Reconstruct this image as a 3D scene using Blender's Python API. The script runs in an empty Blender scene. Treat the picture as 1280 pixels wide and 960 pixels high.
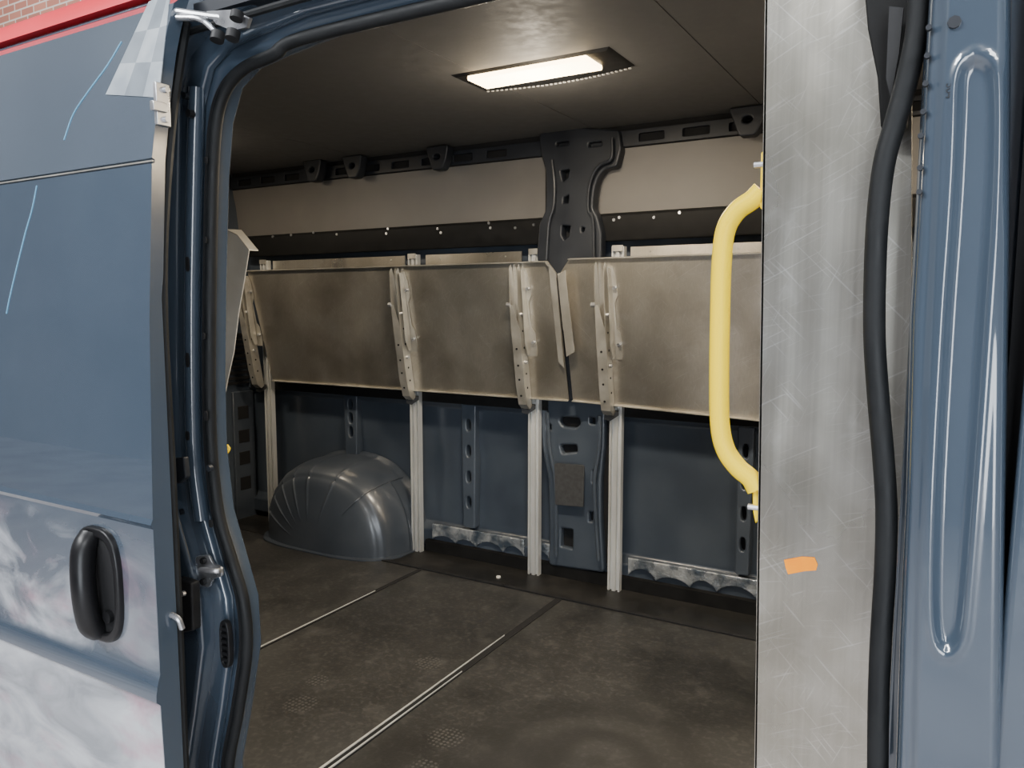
import bpy, bmesh, math, random
from mathutils import Vector, Matrix
random.seed(3)
scene = bpy.context.scene
COL = scene.collection
# ------------------------------------------------------------------ camera survey
CAM = Vector((0, 0, 1.17)); FPX = 962.0
a = math.radians(30.2); p = math.radians(5.93)
F = Vector((-math.sin(a)*math.cos(p), math.cos(a)*math.cos(p), -math.sin(p)))
R = Vector((math.cos(a), math.sin(a), 0)); U = R.cross(F)
def ray(x, y): return F + R*((x-640)/FPX) + U*((480-y)/FPX)
def on_y(x, y, Y):
    d = ray(x, y); return CAM + d*(Y/d.y)
def on_z(x, y, Z):
    d = ray(x, y); return CAM + d*((Z-CAM.z)/d.z)
def xz(x, y, Y):
    q = on_y(x, y, Y); return (q.x, q.z)
def XZ(lst, Y): return [xz(x, y, Y) for x, y in lst]

cam = bpy.data.cameras.new("camera"); cam.sensor_width = 36; cam.lens = FPX/1280*36; cam.clip_start = 0.02
co = bpy.data.objects.new("camera", cam); COL.objects.link(co)
m = Matrix((R, U, -F)).transposed().to_4x4(); m.translation = CAM; co.matrix_world = m
scene.camera = co

# ------------------------------------------------------------------ materials
def pmat(name, c1, c2=None, scale=5, rough=.5, rough2=None, metal=0, coat=0, bump=0, bscale=None, stretch=(1,1,1), detail=6, lo=.35, hi=.65, spec=.5, coat_r=.05, coat_ior=1.5):
    mt = bpy.data.materials.new(name); mt.use_nodes = True
    nt = mt.node_tree; b = nt.nodes["Principled BSDF"]
    b.inputs["Base Color"].default_value = (*c1, 1); b.inputs["Roughness"].default_value = rough
    b.inputs["Metallic"].default_value = metal; b.inputs["Coat Weight"].default_value = coat; b.inputs["Coat IOR"].default_value = coat_ior
    b.inputs["Coat Roughness"].default_value = coat_r; b.inputs["Specular IOR Level"].default_value = spec
    geo = nt.nodes.new("ShaderNodeNewGeometry")
    mp = nt.nodes.new("ShaderNodeMapping"); mp.inputs["Scale"].default_value = stretch
    nt.links.new(geo.outputs["Position"], mp.inputs[0])
    n = nt.nodes.new("ShaderNodeTexNoise"); n.inputs["Scale"].default_value = scale; n.inputs["Detail"].default_value = detail
    nt.links.new(mp.outputs[0], n.inputs["Vector"])
    mr = nt.nodes.new("ShaderNodeMapRange"); mr.inputs["From Min"].default_value = lo; mr.inputs["From Max"].default_value = hi
    nt.links.new(n.outputs[0], mr.inputs[0])
    if c2 is not None:
        mx = nt.nodes.new("ShaderNodeMix"); mx.data_type = 'RGBA'
        mx.inputs[6].default_value = (*c1, 1); mx.inputs[7].default_value = (*c2, 1)
        nt.links.new(mr.outputs[0], mx.inputs[0]); nt.links.new(mx.outputs[2], b.inputs["Base Color"])
    if rough2 is not None:
        m2 = nt.nodes.new("ShaderNodeMapRange"); m2.inputs["To Min"].default_value = rough; m2.inputs["To Max"].default_value = rough2
        nt.links.new(mr.outputs[0], m2.inputs[0]); nt.links.new(m2.outputs[0], b.inputs["Roughness"])
    if bump:
        n2 = nt.nodes.new("ShaderNodeTexNoise"); n2.inputs["Scale"].default_value = bscale or scale*4; n2.inputs["Detail"].default_value = 4
        nt.links.new(mp.outputs[0], n2.inputs["Vector"])
        bp = nt.nodes.new("ShaderNodeBump"); bp.inputs["Strength"].default_value = bump; bp.inputs["Distance"].default_value = .01
        nt.links.new(n2.outputs[0], bp.inputs["Height"]); nt.links.new(bp.outputs[0], b.inputs["Normal"])
    return mt
BLUE = (.046, .065, .091)
M_paint = pmat("blue_paint", BLUE, (.050,.070,.098), 3, .22, .26, 0, 1.0, coat_r=.012, coat_ior=1.7)
M_paint_in = pmat("blue_paint_inside", (.040,.051,.069), (.053,.066,.086), 5, .32, .44, 0, .45, coat_r=.18, bump=.012, bscale=9)
M_arch = pmat("satin_blue_arch_paint", (.040,.049,.064), (.056,.066,.082), 5, .30, .38, 0, .45, coat_r=.18)
M_paint_dk = pmat("dark_blue_paint", (.011,.013,.018), (.017,.020,.026), 6, .45, .6, 0, .12, coat_r=.25, spec=.35)
M_galv = pmat("crinkled_primer_metal", (.09,.12,.16), (.55,.57,.58), 16, .2, .35, .6, .3, .7, 38)
M_black = pmat("black_plastic", (.010,.010,.011), (.016,.016,.017), 20, .5, .62, spec=.35)
M_railblk = pmat("black_powder_coat", (.006,.006,.006), (.010,.010,.010), 20, .6, .7, spec=.2)
M_gloss = pmat("semi_gloss_black_plastic", (.007,.007,.008), (.010,.010,.011), 20, .32, .38, 0, 0, spec=.35)
M_rubber = pmat("black_rubber", (.007,.008,.009), (.011,.012,.013), 30, .55, .7, bump=.05, bscale=200, spec=.3)
M_hole = pmat("void_black", (.004,.004,.005), None, 5, .9)
M_post = pmat("extruded_aluminium", (.60,.60,.58), (.74,.74,.72), 8, .36, .48, .5, stretch=(1,1,.3))
M_white = pmat("pale_sheet", (.62,.60,.56), (.74,.72,.68), 8, .45, .6, .1)
M_chrome = pmat("zinc_plated_steel", (.5,.51,.53), (.68,.68,.7), 20, .25, .4, .9)
M_brk = pmat("bracket_steel", (.42,.395,.345), (.56,.535,.475), 12, .32, .45, .7)
M_yel = pmat("yellow_gloss", (.95,.66,.0), (.98,.69,.0), 4, .45, .5, 0, 0, spec=.2)
M_orange = pmat("orange_tape", (.9,.26,.0), (.95,.32,.0), 30, .7, .8, spec=.2)
M_red = pmat("red_strip", (.70,.015,.03), (.75,.03,.045), 8, .4)
M_head = pmat("ceiling_liner", (.100,.097,.093), (.116,.112,.107), 30, .6, .75, bump=.03, bscale=150)
M_liner = pmat("wall_liner", (.115,.108,.099), (.146,.137,.126), 3, .45, .6)
M_patch = pmat("dark_felt", (.03,.031,.033), (.045,.046,.048), 60, .9, .95)
M_tapeblue = pmat("blue_line", (.14,.36,.55), None, 5, .5)
M_chkA = pmat("pale_graphic", (.28,.32,.36), (.37,.41,.44), 25, .3, .4, 0, .8)
M_chkB = pmat("grey_graphic", (.16,.19,.22), (.19,.225,.26), 25, .3, .4, 0, .8)
M_dust = pmat("ground_concrete", (.52,.48,.48), (.75,.73,.72), 1.5, .6, .8)
M_wallgrey = pmat("workshop_paint", (.20,.22,.25), (.38,.40,.43), .5, .7, .8)

def scratched_alu(name, c1, c2, rough, metal, fine, scr, blot, cloud):
    mt = pmat(name, c1, c2, 2.2, rough, rough+.22, metal, lo=.3, hi=.7, stretch=(1,1,.6))
    nt = mt.node_tree; b = nt.nodes["Principled BSDF"]
    geo = nt.nodes.new("ShaderNodeNewGeometry")
    prev = b.inputs["Base Color"].links[0].from_socket
    gm_ = nt.nodes.new("ShaderNodeMapping"); gm_.inputs["Scale"].default_value=(220,220,2.5); nt.links.new(geo.outputs["Position"], gm_.inputs[0])
    gn = nt.nodes.new("ShaderNodeTexNoise"); gn.inputs["Scale"].default_value=1; gn.inputs["Detail"].default_value=3; nt.links.new(gm_.outputs[0], gn.inputs["Vector"])
    gr = nt.nodes.new("ShaderNodeMapRange"); gr.inputs["From Min"].default_value=.3; gr.inputs["From Max"].default_value=.7; gr.inputs["To Max"].default_value=.45*fine; nt.links.new(gn.outputs[0], gr.inputs[0])
    gx_ = nt.nodes.new("ShaderNodeMix"); gx_.data_type='RGBA'; gx_.inputs[7].default_value=(c1[0]*.7,c1[1]*.7,c1[2]*.68,1)
    nt.links.new(gr.outputs[0], gx_.inputs[0]); nt.links.new(prev, gx_.inputs[6]); prev=gx_.outputs[2]
    for rot, sc, fac in [((0,.5,0),(12,12,330),.5),((0,-.8,0),(11,11,300),.5),((0,1.15,0),(13,13,360),.4),((0,.2,0),(14,14,380),.35)]:
        m0 = nt.nodes.new("ShaderNodeMapping"); m0.inputs["Rotation"].default_value = rot
        nt.links.new(geo.outputs["Position"], m0.inputs[0])
        mp = nt.nodes.new("ShaderNodeMapping"); mp.inputs["Scale"].default_value = sc
        nt.links.new(m0.outputs[0], mp.inputs[0])
        n = nt.nodes.new("ShaderNodeTexNoise"); n.inputs["Scale"].default_value = 1.3; n.inputs["Detail"].default_value = 0
        nt.links.new(mp.outputs[0], n.inputs["Vector"])
        r = nt.nodes.new("ShaderNodeMapRange"); r.inputs["From Min"].default_value = .72; r.inputs["From Max"].default_value = .82; r.inputs["To Max"].default_value = fac*scr
        nt.links.new(n.outputs[0], r.inputs[0])
        mx = nt.nodes.new("ShaderNodeMix"); mx.data_type = 'RGBA'; mx.inputs[7].default_value = (.92,.91,.88,1)
        nt.links.new(r.outputs[0], mx.inputs[0]); nt.links.new(prev, mx.inputs[6]); prev = mx.outputs[2]
    for scl, lo_, hi_, fac, col in [(24,.60,.74,.4*blot,(.85,.84,.8,1)),(6,.50,.72,.5*blot,(.80,.79,.75,1)),(3.5,.46,.66,.6,(c1[0]*.55,c1[1]*.53,c1[2]*.48,1))]:
        n = nt.nodes.new("ShaderNodeTexNoise"); n.inputs["Scale"].default_value = scl; n.inputs["Detail"].default_value = 8; n.inputs["Distortion"].default_value = .4
        nt.links.new(geo.outputs["Position"], n.inputs["Vector"])
        r = nt.nodes.new("ShaderNodeMapRange"); r.inputs["From Min"].default_value = lo_; r.inputs["From Max"].default_value = hi_; r.inputs["To Max"].default_value = fac
        nt.links.new(n.outputs[0], r.inputs[0])
        mx = nt.nodes.new("ShaderNodeMix"); mx.data_type = 'RGBA'; mx.inputs[7].default_value = col
        nt.links.new(r.outputs[0], mx.inputs[0]); nt.links.new(prev, mx.inputs[6]); prev = mx.outputs[2]
    nt.links.new(prev, b.inputs["Base Color"])
    mp = nt.nodes.new("ShaderNodeMapping"); mp.inputs["Scale"].default_value=(1,1,.35); nt.links.new(geo.outputs["Position"], mp.inputs[0])
    n = nt.nodes.new("ShaderNodeTexNoise"); n.inputs["Scale"].default_value = 7; n.inputs["Detail"].default_value = 2; nt.links.new(mp.outputs[0], n.inputs["Vector"])
    bp = nt.nodes.new("ShaderNodeBump"); bp.inputs["Strength"].default_value=cloud; bp.inputs["Distance"].default_value=.02
    nt.links.new(n.outputs[0], bp.inputs["Height"]); nt.links.new(bp.outputs[0], b.inputs["Normal"])
    return mt
M_alu = scratched_alu("worn_aluminium", (.54,.495,.415), (.68,.635,.55), .25, .92, .5, .5, .4, .10)
M_alu2 = scratched_alu("scratched_aluminium_post", (.47,.448,.39), (.66,.635,.565), .15, .95, .7, .8, .7, .6)

def door_mat():
    mt = pmat("blue_paint_painted_reflection", BLUE, (.056,.078,.108), 2.5, .18, .24, 0, 1.0, lo=.3, hi=.7, coat_r=.008, coat_ior=1.85)
    nt = mt.node_tree; b = nt.nodes["Principled BSDF"]; L_=nt.links.new
    def MR(src,a0,a1,b0=0,b1=1):
        n=nt.nodes.new("ShaderNodeMapRange"); n.inputs[1].default_value=a0; n.inputs[2].default_value=a1; n.inputs[3].default_value=b0; n.inputs[4].default_value=b1; L_(src,n.inputs[0]); return n.outputs[0]
    def MA(op,a_,b_):
        n=nt.nodes.new("ShaderNodeMath"); n.operation=op
        for i,s in enumerate((a_,b_)):
            if isinstance(s,(int,float)): n.inputs[i].default_value=s
            else: L_(s,n.inputs[i])
        return n.outputs[0]
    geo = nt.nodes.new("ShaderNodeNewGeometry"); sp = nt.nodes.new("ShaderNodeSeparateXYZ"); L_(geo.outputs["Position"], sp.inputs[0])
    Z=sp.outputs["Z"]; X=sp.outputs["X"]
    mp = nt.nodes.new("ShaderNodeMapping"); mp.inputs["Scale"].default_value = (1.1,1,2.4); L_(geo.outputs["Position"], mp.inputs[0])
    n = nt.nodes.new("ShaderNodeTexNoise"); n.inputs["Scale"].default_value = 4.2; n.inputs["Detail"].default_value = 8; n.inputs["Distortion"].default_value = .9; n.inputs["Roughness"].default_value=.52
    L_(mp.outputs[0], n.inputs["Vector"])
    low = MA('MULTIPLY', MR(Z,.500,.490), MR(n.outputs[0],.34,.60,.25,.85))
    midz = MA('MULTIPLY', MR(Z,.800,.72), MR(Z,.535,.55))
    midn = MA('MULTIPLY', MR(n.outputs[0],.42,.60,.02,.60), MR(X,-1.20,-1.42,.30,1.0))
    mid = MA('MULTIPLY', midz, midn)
    mask = MA('MULTIPLY', MA('ADD', low, mid), MR(X,-1.1405,-1.143))  # pale pinkish floor reflection painted into the lower door colour
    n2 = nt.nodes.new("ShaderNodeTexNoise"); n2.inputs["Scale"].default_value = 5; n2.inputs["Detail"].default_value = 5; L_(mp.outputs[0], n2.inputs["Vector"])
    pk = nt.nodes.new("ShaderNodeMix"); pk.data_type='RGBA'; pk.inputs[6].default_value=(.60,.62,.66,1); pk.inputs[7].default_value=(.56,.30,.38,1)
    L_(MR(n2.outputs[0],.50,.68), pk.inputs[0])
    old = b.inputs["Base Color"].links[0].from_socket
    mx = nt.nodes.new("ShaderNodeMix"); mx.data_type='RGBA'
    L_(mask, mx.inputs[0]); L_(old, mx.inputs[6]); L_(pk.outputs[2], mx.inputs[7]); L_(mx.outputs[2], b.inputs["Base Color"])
    return mt
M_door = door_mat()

def floor_mat():
    mt = pmat("worn_dark_floor", (.020,.0198,.0192), (.037,.0362,.0345), 2.0, .36, .50, 0, bump=.05, bscale=110, lo=.35, hi=.65, detail=9)
    nt = mt.node_tree; b = nt.nodes["Principled BSDF"]; geo = nt.nodes.new("ShaderNodeNewGeometry"); L_=nt.links.new
    prev = b.inputs["Base Color"].links[0].from_socket
    for sc, lo, hi, fac, col in [(60,.5,.8,.5,(.11,.107,.10,1)),(12,.56,.74,.42,(.095,.092,.086,1)),(5,.50,.68,.5,(.010,.010,.010,1))]:
        n = nt.nodes.new("ShaderNodeTexNoise"); n.inputs["Scale"].default_value = sc; n.inputs["Detail"].default_value = 7; n.inputs["Distortion"].default_value=.5
        L_(geo.outputs["Position"], n.inputs["Vector"])
        r = nt.nodes.new("ShaderNodeMapRange"); r.inputs["From Min"].default_value = lo; r.inputs["From Max"].default_value = hi; r.inputs["To Max"].default_value = fac
        L_(n.outputs[0], r.inputs[0])
        mx = nt.nodes.new("ShaderNodeMix"); mx.data_type = 'RGBA'; mx.inputs[7].default_value = col
        L_(r.outputs[0], mx.inputs[0]); L_(prev, mx.inputs[6]); prev=mx.outputs[2]
    dn=nt.nodes.new("ShaderNodeTexNoise"); dn.inputs["Scale"].default_value=6; dn.inputs["Detail"].default_value=5; L_(geo.outputs["Position"], dn.inputs["Vector"])
    ds=nt.nodes.new("ShaderNodeMath"); ds.operation='MULTIPLY'; ds.inputs[1].default_value=.14; L_(dn.outputs[0], ds.inputs[0])
    for cx,cy,r0,freq,k in ((-.75,1.72,.46,40,.8),(-1.0,1.45,.42,46,.6),(-.62,2.25,.38,32,.5)):
        v0 = nt.nodes.new("ShaderNodeVectorMath"); v0.operation = 'DISTANCE'; v0.inputs[1].default_value = (cx,cy,0)
        L_(geo.outputs["Position"], v0.inputs[0])
        v=nt.nodes.new("ShaderNodeMath"); v.operation='ADD'; L_(v0.outputs["Value"], v.inputs[0]); L_(ds.outputs[0], v.inputs[1])
        s = nt.nodes.new("ShaderNodeMath"); s.operation='MULTIPLY'; s.inputs[1].default_value = freq; w = nt.nodes.new("ShaderNodeMath"); w.operation = 'SINE'
        L_(v.outputs[0], s.inputs[0]); L_(s.outputs[0], w.inputs[0])
        wr=nt.nodes.new("ShaderNodeMapRange"); wr.inputs[1].default_value=-1; wr.inputs[2].default_value=1; wr.inputs[3].default_value=.45; wr.inputs[4].default_value=1; L_(w.outputs[0], wr.inputs[0])
        f = nt.nodes.new("ShaderNodeMapRange"); f.inputs["From Min"].default_value=r0; f.inputs["From Max"].default_value=r0-.16; L_(v.outputs[0], f.inputs[0])
        m2 = nt.nodes.new("ShaderNodeMath"); m2.operation='MULTIPLY'; m2.use_clamp=True; L_(wr.outputs[0], m2.inputs[0]); L_(f.outputs[0], m2.inputs[1])
        m3 = nt.nodes.new("ShaderNodeMath"); m3.operation='MULTIPLY'; m3.inputs[1].default_value=k; L_(m2.outputs[0], m3.inputs[0])
        mx2 = nt.nodes.new("ShaderNodeMix"); mx2.data_type='RGBA'; mx2.inputs[7].default_value=(.008,.008,.008,1)
        L_(m3.outputs[0], mx2.inputs[0]); L_(prev, mx2.inputs[6]); prev=mx2.outputs[2]
    vo=nt.nodes.new("ShaderNodeTexVoronoi"); vo.inputs["Scale"].default_value=75; vo.inputs["Randomness"].default_value=.25; L_(geo.outputs["Position"], vo.inputs["Vector"])
    dr=nt.nodes.new("ShaderNodeMapRange"); dr.inputs[1].default_value=.38; dr.inputs[2].default_value=.28; L_(vo.outputs["Distance"], dr.inputs[0])
    acc=None
    for cx,cy,rr_ in ((-1.62,1.55,.055),(-1.68,1.68,.04),(-1.15,1.62,.055),(-1.12,1.48,.04),(-1.45,1.95,.05),(-2.35,1.95,.06),(-1.0,1.3,.06)):
        v = nt.nodes.new("ShaderNodeVectorMath"); v.operation = 'DISTANCE'; v.inputs[1].default_value = (cx,cy,0); L_(geo.outputs["Position"], v.inputs[0])
        f = nt.nodes.new("ShaderNodeMapRange"); f.inputs[1].default_value=rr_; f.inputs[2].default_value=rr_*.8; L_(v.outputs["Value"], f.inputs[0])
        if acc is None: acc=f.outputs[0]
        else:
            ad=nt.nodes.new("ShaderNodeMath"); ad.operation='MAXIMUM'; L_(acc,ad.inputs[0]); L_(f.outputs[0],ad.inputs[1]); acc=ad.outputs[0]
    m4=nt.nodes.new("ShaderNodeMath"); m4.operation='MULTIPLY'; L_(acc,m4.inputs[0]); L_(dr.outputs[0],m4.inputs[1])
    m5=nt.nodes.new("ShaderNodeMath"); m5.operation='MULTIPLY'; m5.inputs[1].default_value=.5; L_(m4.outputs[0],m5.inputs[0])
    mx2 = nt.nodes.new("ShaderNodeMix"); mx2.data_type='RGBA'; mx2.inputs[7].default_value=(.12,.117,.11,1)
    L_(m5.outputs[0], mx2.inputs[0]); L_(prev, mx2.inputs[6]); prev=mx2.outputs[2]
    L_(prev, b.inputs["Base Color"])
    return mt
M_floor = floor_mat()
M_floor_dk = pmat("black_floor_edge", (.009,.009,.0085), (.018,.017,.016), 6, .4, .6, bump=.05, spec=.35)

def brick_mat():
    mt = bpy.data.materials.new("red_brick"); mt.use_nodes = True; nt = mt.node_tree; b = nt.nodes["Principled BSDF"]
    g = nt.nodes.new("ShaderNodeNewGeometry"); sp=nt.nodes.new("ShaderNodeSeparateXYZ"); cb=nt.nodes.new("ShaderNodeCombineXYZ")
    nt.links.new(g.outputs["Position"], sp.inputs[0]); nt.links.new(sp.outputs["X"], cb.inputs[0]); nt.links.new(sp.outputs["Z"], cb.inputs[1])
    br = nt.nodes.new("ShaderNodeTexBrick"); br.inputs["Color1"].default_value=(.42,.18,.13,1); br.inputs["Color2"].default_value=(.32,.13,.10,1); br.inputs["Mortar"].default_value=(.5,.46,.42,1)
    br.inputs["Scale"].default_value=1; br.inputs["Brick Width"].default_value=.22; br.inputs["Row Height"].default_value=.075; br.inputs["Mortar Size"].default_value=.008
    nt.links.new(cb.outputs[0], br.inputs["Vector"]); nt.links.new(br.outputs[0], b.inputs["Base Color"]); b.inputs["Roughness"].default_value=.85
    return mt
M_brick = brick_mat()
def emis(name,col,st):
    mt=bpy.data.materials.new(name); mt.use_nodes=True; b=mt.node_tree.nodes["Principled BSDF"]
    b.inputs["Emission Color"].default_value=(*col,1); b.inputs["Emission Strength"].default_value=st; b.inputs["Base Color"].default_value=(.8,.8,.8,1); return mt
M_lens = emis("lit_lens",(1,.74,.40),14)
M_glow_panel = emis("added_panel_glow",(.86,.93,1),10)

# ------------------------------------------------------------------ builders
def mk(name, me, mat, parent=None, label=None, cat=None, kind=None, group=None, bevel=0, smooth=35):
    vs = [v.co for v in me.vertices]
    lo = Vector([min(v[i] for v in vs) for i in range(3)]); hi = Vector([max(v[i] for v in vs) for i in range(3)])
    c = (lo+hi)/2
    if parent is None: c.z = lo.z
    me.transform(Matrix.Translation(-c))
    me.shade_smooth(); me.set_sharp_from_angle(angle=math.radians(smooth))
    me.materials.clear(); me.materials.append(mat); me.name = name
    ob = bpy.data.objects.new(name, me); COL.objects.link(ob); ob.location = c; ob["w"] = list(c)
    if bevel:
        bv = ob.modifiers.new("bevel", 'BEVEL'); bv.width = bevel; bv.segments = 2; bv.limit_method = 'ANGLE'; bv.angle_limit = math.radians(40)
    if parent is not None: par(ob, parent)
    if label: ob["label"] = label
    if cat: ob["category"] = cat
    if kind: ob["kind"] = kind
    if group: ob["group"] = group
    return ob
def par(ob, parent):
    ob.parent = parent; ob.matrix_parent_inverse = Matrix.Translation(-Vector(parent["w"]))
def empty(name, loc, label, cat, group=None):
    e = bpy.data.objects.new(name, None); COL.objects.link(e); e.location = loc; e["w"] = list(loc); e.empty_display_size = .1
    e["label"] = label; e["category"] = cat
    if group: e["group"] = group
    return e
def from_bm(bm):
    bmesh.ops.recalc_face_normals(bm, faces=bm.faces)
    me = bpy.data.meshes.new("m"); bm.to_mesh(me); bm.free(); return me
def bm_box(bm, lo, hi):
    r = bmesh.ops.create_cube(bm, size=1)
    for v in r['verts']: v.co = Vector([lo[i]+(v.co[i]+.5)*(hi[i]-lo[i]) for i in range(3)])
def box_me(*boxes):
    bm = bmesh.new()
    for lo, hi in boxes: bm_box(bm, lo, hi)
    return from_bm(bm)
def bm_prism(bm, pts, vec):
    A = [bm.verts.new(Vector(q)) for q in pts]; B = [bm.verts.new(Vector(q)+Vector(vec)) for q in pts]
    n = len(pts); bm.faces.new(A); bm.faces.new(B[::-1])
    for i in range(n): bm.faces.new((A[i], B[i], B[(i+1)%n], A[(i+1)%n]))
def prism_me(*ps):
    bm = bmesh.new()
    for pts, vec in ps: bm_prism(bm, pts, vec)
    return from_bm(bm)
def join_me(*mes):
    bm = bmesh.new()
    for me in mes: bm.from_mesh(me)
    out = bpy.data.meshes.new("m"); bm.to_mesh(out); bm.free(); return out
def catmull(pts, n=8):
    P = [Vector(q) for q in pts]; P = [2*P[0]-P[1]]+P+[2*P[-1]-P[-2]]; out = []
    for i in range(1, len(P)-2):
        for k in range(n):
            t = k/n; p0,p1,p2,p3 = P[i-1],P[i],P[i+1],P[i+2]
            out.append(.5*((2*p1)+(-p0+p2)*t+(2*p0-5*p1+4*p2-p3)*t*t+(-p0+3*p1-3*p2+p3)*t**3))
    out.append(P[-2]); return out
def tube_me(pts, r, sides=14, smooth_n=8, rf=None):
    pts = catmull(pts, smooth_n) if smooth_n else [Vector(q) for q in pts]
    bm = bmesh.new(); rings = []; T0 = (pts[1]-pts[0]).normalized()
    N = T0.orthogonal().normalized()
    for i, q in enumerate(pts):
        T = (pts[min(i+1,len(pts)-1)]-pts[max(i-1,0)]).normalized()
        N = (N - T*N.dot(T)).normalized(); B = T.cross(N)
        rr = r if rf is None else rf(i/(len(pts)-1))*r
        rings.append([bm.verts.new(q+(N*math.cos(2*math.pi*k/sides)+B*math.sin(2*math.pi*k/sides))*rr) for k in range(sides)])
    for A, B in zip(rings, rings[1:]):
        for k in range(sides): bm.faces.new((A[k], A[(k+1)%sides], B[(k+1)%sides], B[k]))
    bm.faces.new(rings[0][::-1]); bm.faces.new(rings[-1])
    return from_bm(bm)
def cyl_me(c, axis, r, h, n=16):
    c = Vector(c); ax = Vector(axis).normalized()
    return tube_me([c-ax*h/2, c+ax*h/2], r, n, 0)
def rnd(pts, r, n=5):
    out = []; L = len(pts); P = [Vector((q[0], q[1])) for q in pts]
    for i in range(L):
        p0,p1,p2 = P[i-1],P[i],P[(i+1)%L]; d0=(p0-p1); d2=(p2-p1)
        a0 = min(r, d0.length*.48); a2 = min(r, d2.length*.48)
        s = p1+d0.normalized()*a0; e = p1+d2.normalized()*a2
        for k in range(n+1):
            t=k/n; q = s*(1-t)**2+p1*2*t*(1-t)+e*t*t; out.append((q.x,q.y))
    return out
def oval(cx, cy, rx, ry, n=20, e=2.0):
    return [(cx+rx*math.copysign(abs(math.cos(t))**(2/e), math.cos(t)), cy+ry*math.copysign(abs(math.sin(t))**(2/e), math.sin(t))) for t in [2*math.pi*k/n for k in range(n)]]
def plate_me(outer, holes, Y, th, bev=0.0):
    cu = bpy.data.curves.new("c", 'CURVE'); cu.dimensions = '2D'; cu.fill_mode = 'BOTH'
    cu.extrude = max(th/2-bev, .0002); cu.bevel_depth = bev; cu.bevel_resolution = 3; cu.offset = -bev
    for poly in [outer]+list(holes):
        s = cu.splines.new('POLY'); s.points.add(len(poly)-1); s.use_cyclic_u = True
        for q, pt in zip(poly, s.points): pt.co = (q[0], q[1], 0, 1)
    ob = bpy.data.objects.new("c", cu); COL.objects.link(ob); bpy.context.view_layer.update()
    me = bpy.data.meshes.new_from_object(ob.evaluated_get(bpy.context.evaluated_depsgraph_get()))
    bpy.data.objects.remove(ob); bpy.data.curves.remove(cu)
    for v in me.vertices: v.co = Vector((v.co.x, Y+th/2-v.co.z, v.co.y))
    return me
def extr_x(profile, x0, x1):
    return prism_me(([(x0, y, z) for y, z in profile], (x1-x0, 0, 0)))
def sheet_x(profile, x0, x1, th):
    return extr_x(profile + [(y+th, z) for y, z in profile[::-1]], x0, x1)
def lerp_tab(T, v):
    if v<=T[0][0]: return T[0][1]
    for (a0,b0),(a1,b1) in zip(T,T[1:]):
        if v<=a1: return b0+(b1-b0)*(v-a0)/(a1-a0)
    return T[-1][1]
def sstep(e0,e1,x):
    t=max(0,min(1,(x-e0)/(e1-e0))); return t*t*(3-2*t)

# ================================================================== SETTING
XR=.40
mk("floor", box_me(((-3.42,.97,-.04),(XR,2.96,0))), M_floor, kind="structure", label="worn dark grey cargo floor boards with scuffs", cat="floor")
mk("trim_1", box_me(((-3.38,2.67,0),(XR,2.905,.003))), M_floor_dk, kind="structure", label="black edge strip of the cargo floor", cat="floor trim")
mk("trim_2", box_me(((-3.0,2.655,0),(XR,2.672,.006))), M_black, kind="structure", label="raised black trim line on the floor edge", cat="floor trim")
mk("trim_3", box_me(((-1.342,.98,0),(-1.314,2.655,.0025))), M_hole, kind="structure", label="dark seam between floor boards", cat="floor trim")
mk("trim_4", prism_me(([(-1.344,.98,.0),(-1.336,.98,0),(-1.339,2.25,0),(-1.342,2.25,0)],(0,0,.005)),([(-1.324,.98,.0),(-1.317,.98,0),(-1.319,1.95,0),(-1.321,1.95,0)],(0,0,.005))), M_post, kind="structure", label="thin aluminium joint strip on the floor", cat="floor trim")
mk("trim_5", box_me(((-2.024,.98,0),(-2.004,2.655,.0025))), M_hole, kind="structure", label="dark seam between floor boards", cat="floor trim")
mk("trim_6", prism_me(([(-2.020,.98,.0),(-2.010,.98,0),(-2.014,2.35,0),(-2.017,2.35,0)],(0,0,.005))), M_post, kind="structure", label="thin aluminium joint strip on the floor", cat="floor trim")
ce = [(-3.42,-2.45),(-2.447,-1.28),(-1.277,-.635),(-.632,XR)]
mk("ceiling", box_me(*[((x0,1.30,1.85),(x1,2.88,1.858)) for x0,x1 in ce], ((-3.42,1.29,1.856),(XR,2.88,1.862))), M_head, kind="structure", label="smooth grey ceiling liner with seams", cat="ceiling")
prof = [(2.955,-.02),(2.955,0.0),(2.90,.03),(2.90,.10),(2.945,.13),(2.95,.47),(2.938,.52),(2.932,.69),(2.90,.715),(2.90,1.30),(2.93,1.32),(2.93,1.5),(2.90,1.53),(2.885,1.65),(2.87,1.78),(2.85,1.86)]
mk("wall_back", sheet_x(prof, -3.42, XR, .03), M_paint_in, kind="structure", label="blue painted van side wall seen from inside", cat="wall", bevel=.006)
endp=[(1.0,-.02),(1.0,1.72),(1.12,1.80),(1.30,1.86),(2.88,1.86),(2.95,1.75),(2.95,-.02)]
mk("wall_left", extr_x(endp,-3.42,-3.385), M_paint_dk, kind="structure", label="dark rear end of the cargo bay", cat="wall")
mk("wall_right", extr_x(endp,XR-.02,XR), M_alu, kind="structure", label="aluminium bulkhead at the front of the cargo bay", cat="wall")
mk("ground", box_me(((-16,-6,-.6),(7,7,-.55))), M_dust, kind="structure", label="pale concrete workshop floor", cat="floor")
mk("wall_outside", box_me(((-16,4.4,-.55),(4,4.6,5.6))), M_brick, kind="structure", label="red brick workshop wall", cat="wall")
mk("wall_front", box_me(((-16,-5.2,-.55),(1.2,-5.0,4.2)),((5.2,-5.2,-.55),(7,-5.0,4.2)),((1.2,-5.2,2.9),(5.2,-5.0,4.2))), M_wallgrey, kind="structure", label="grey painted workshop wall with a doorway", cat="wall")
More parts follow.
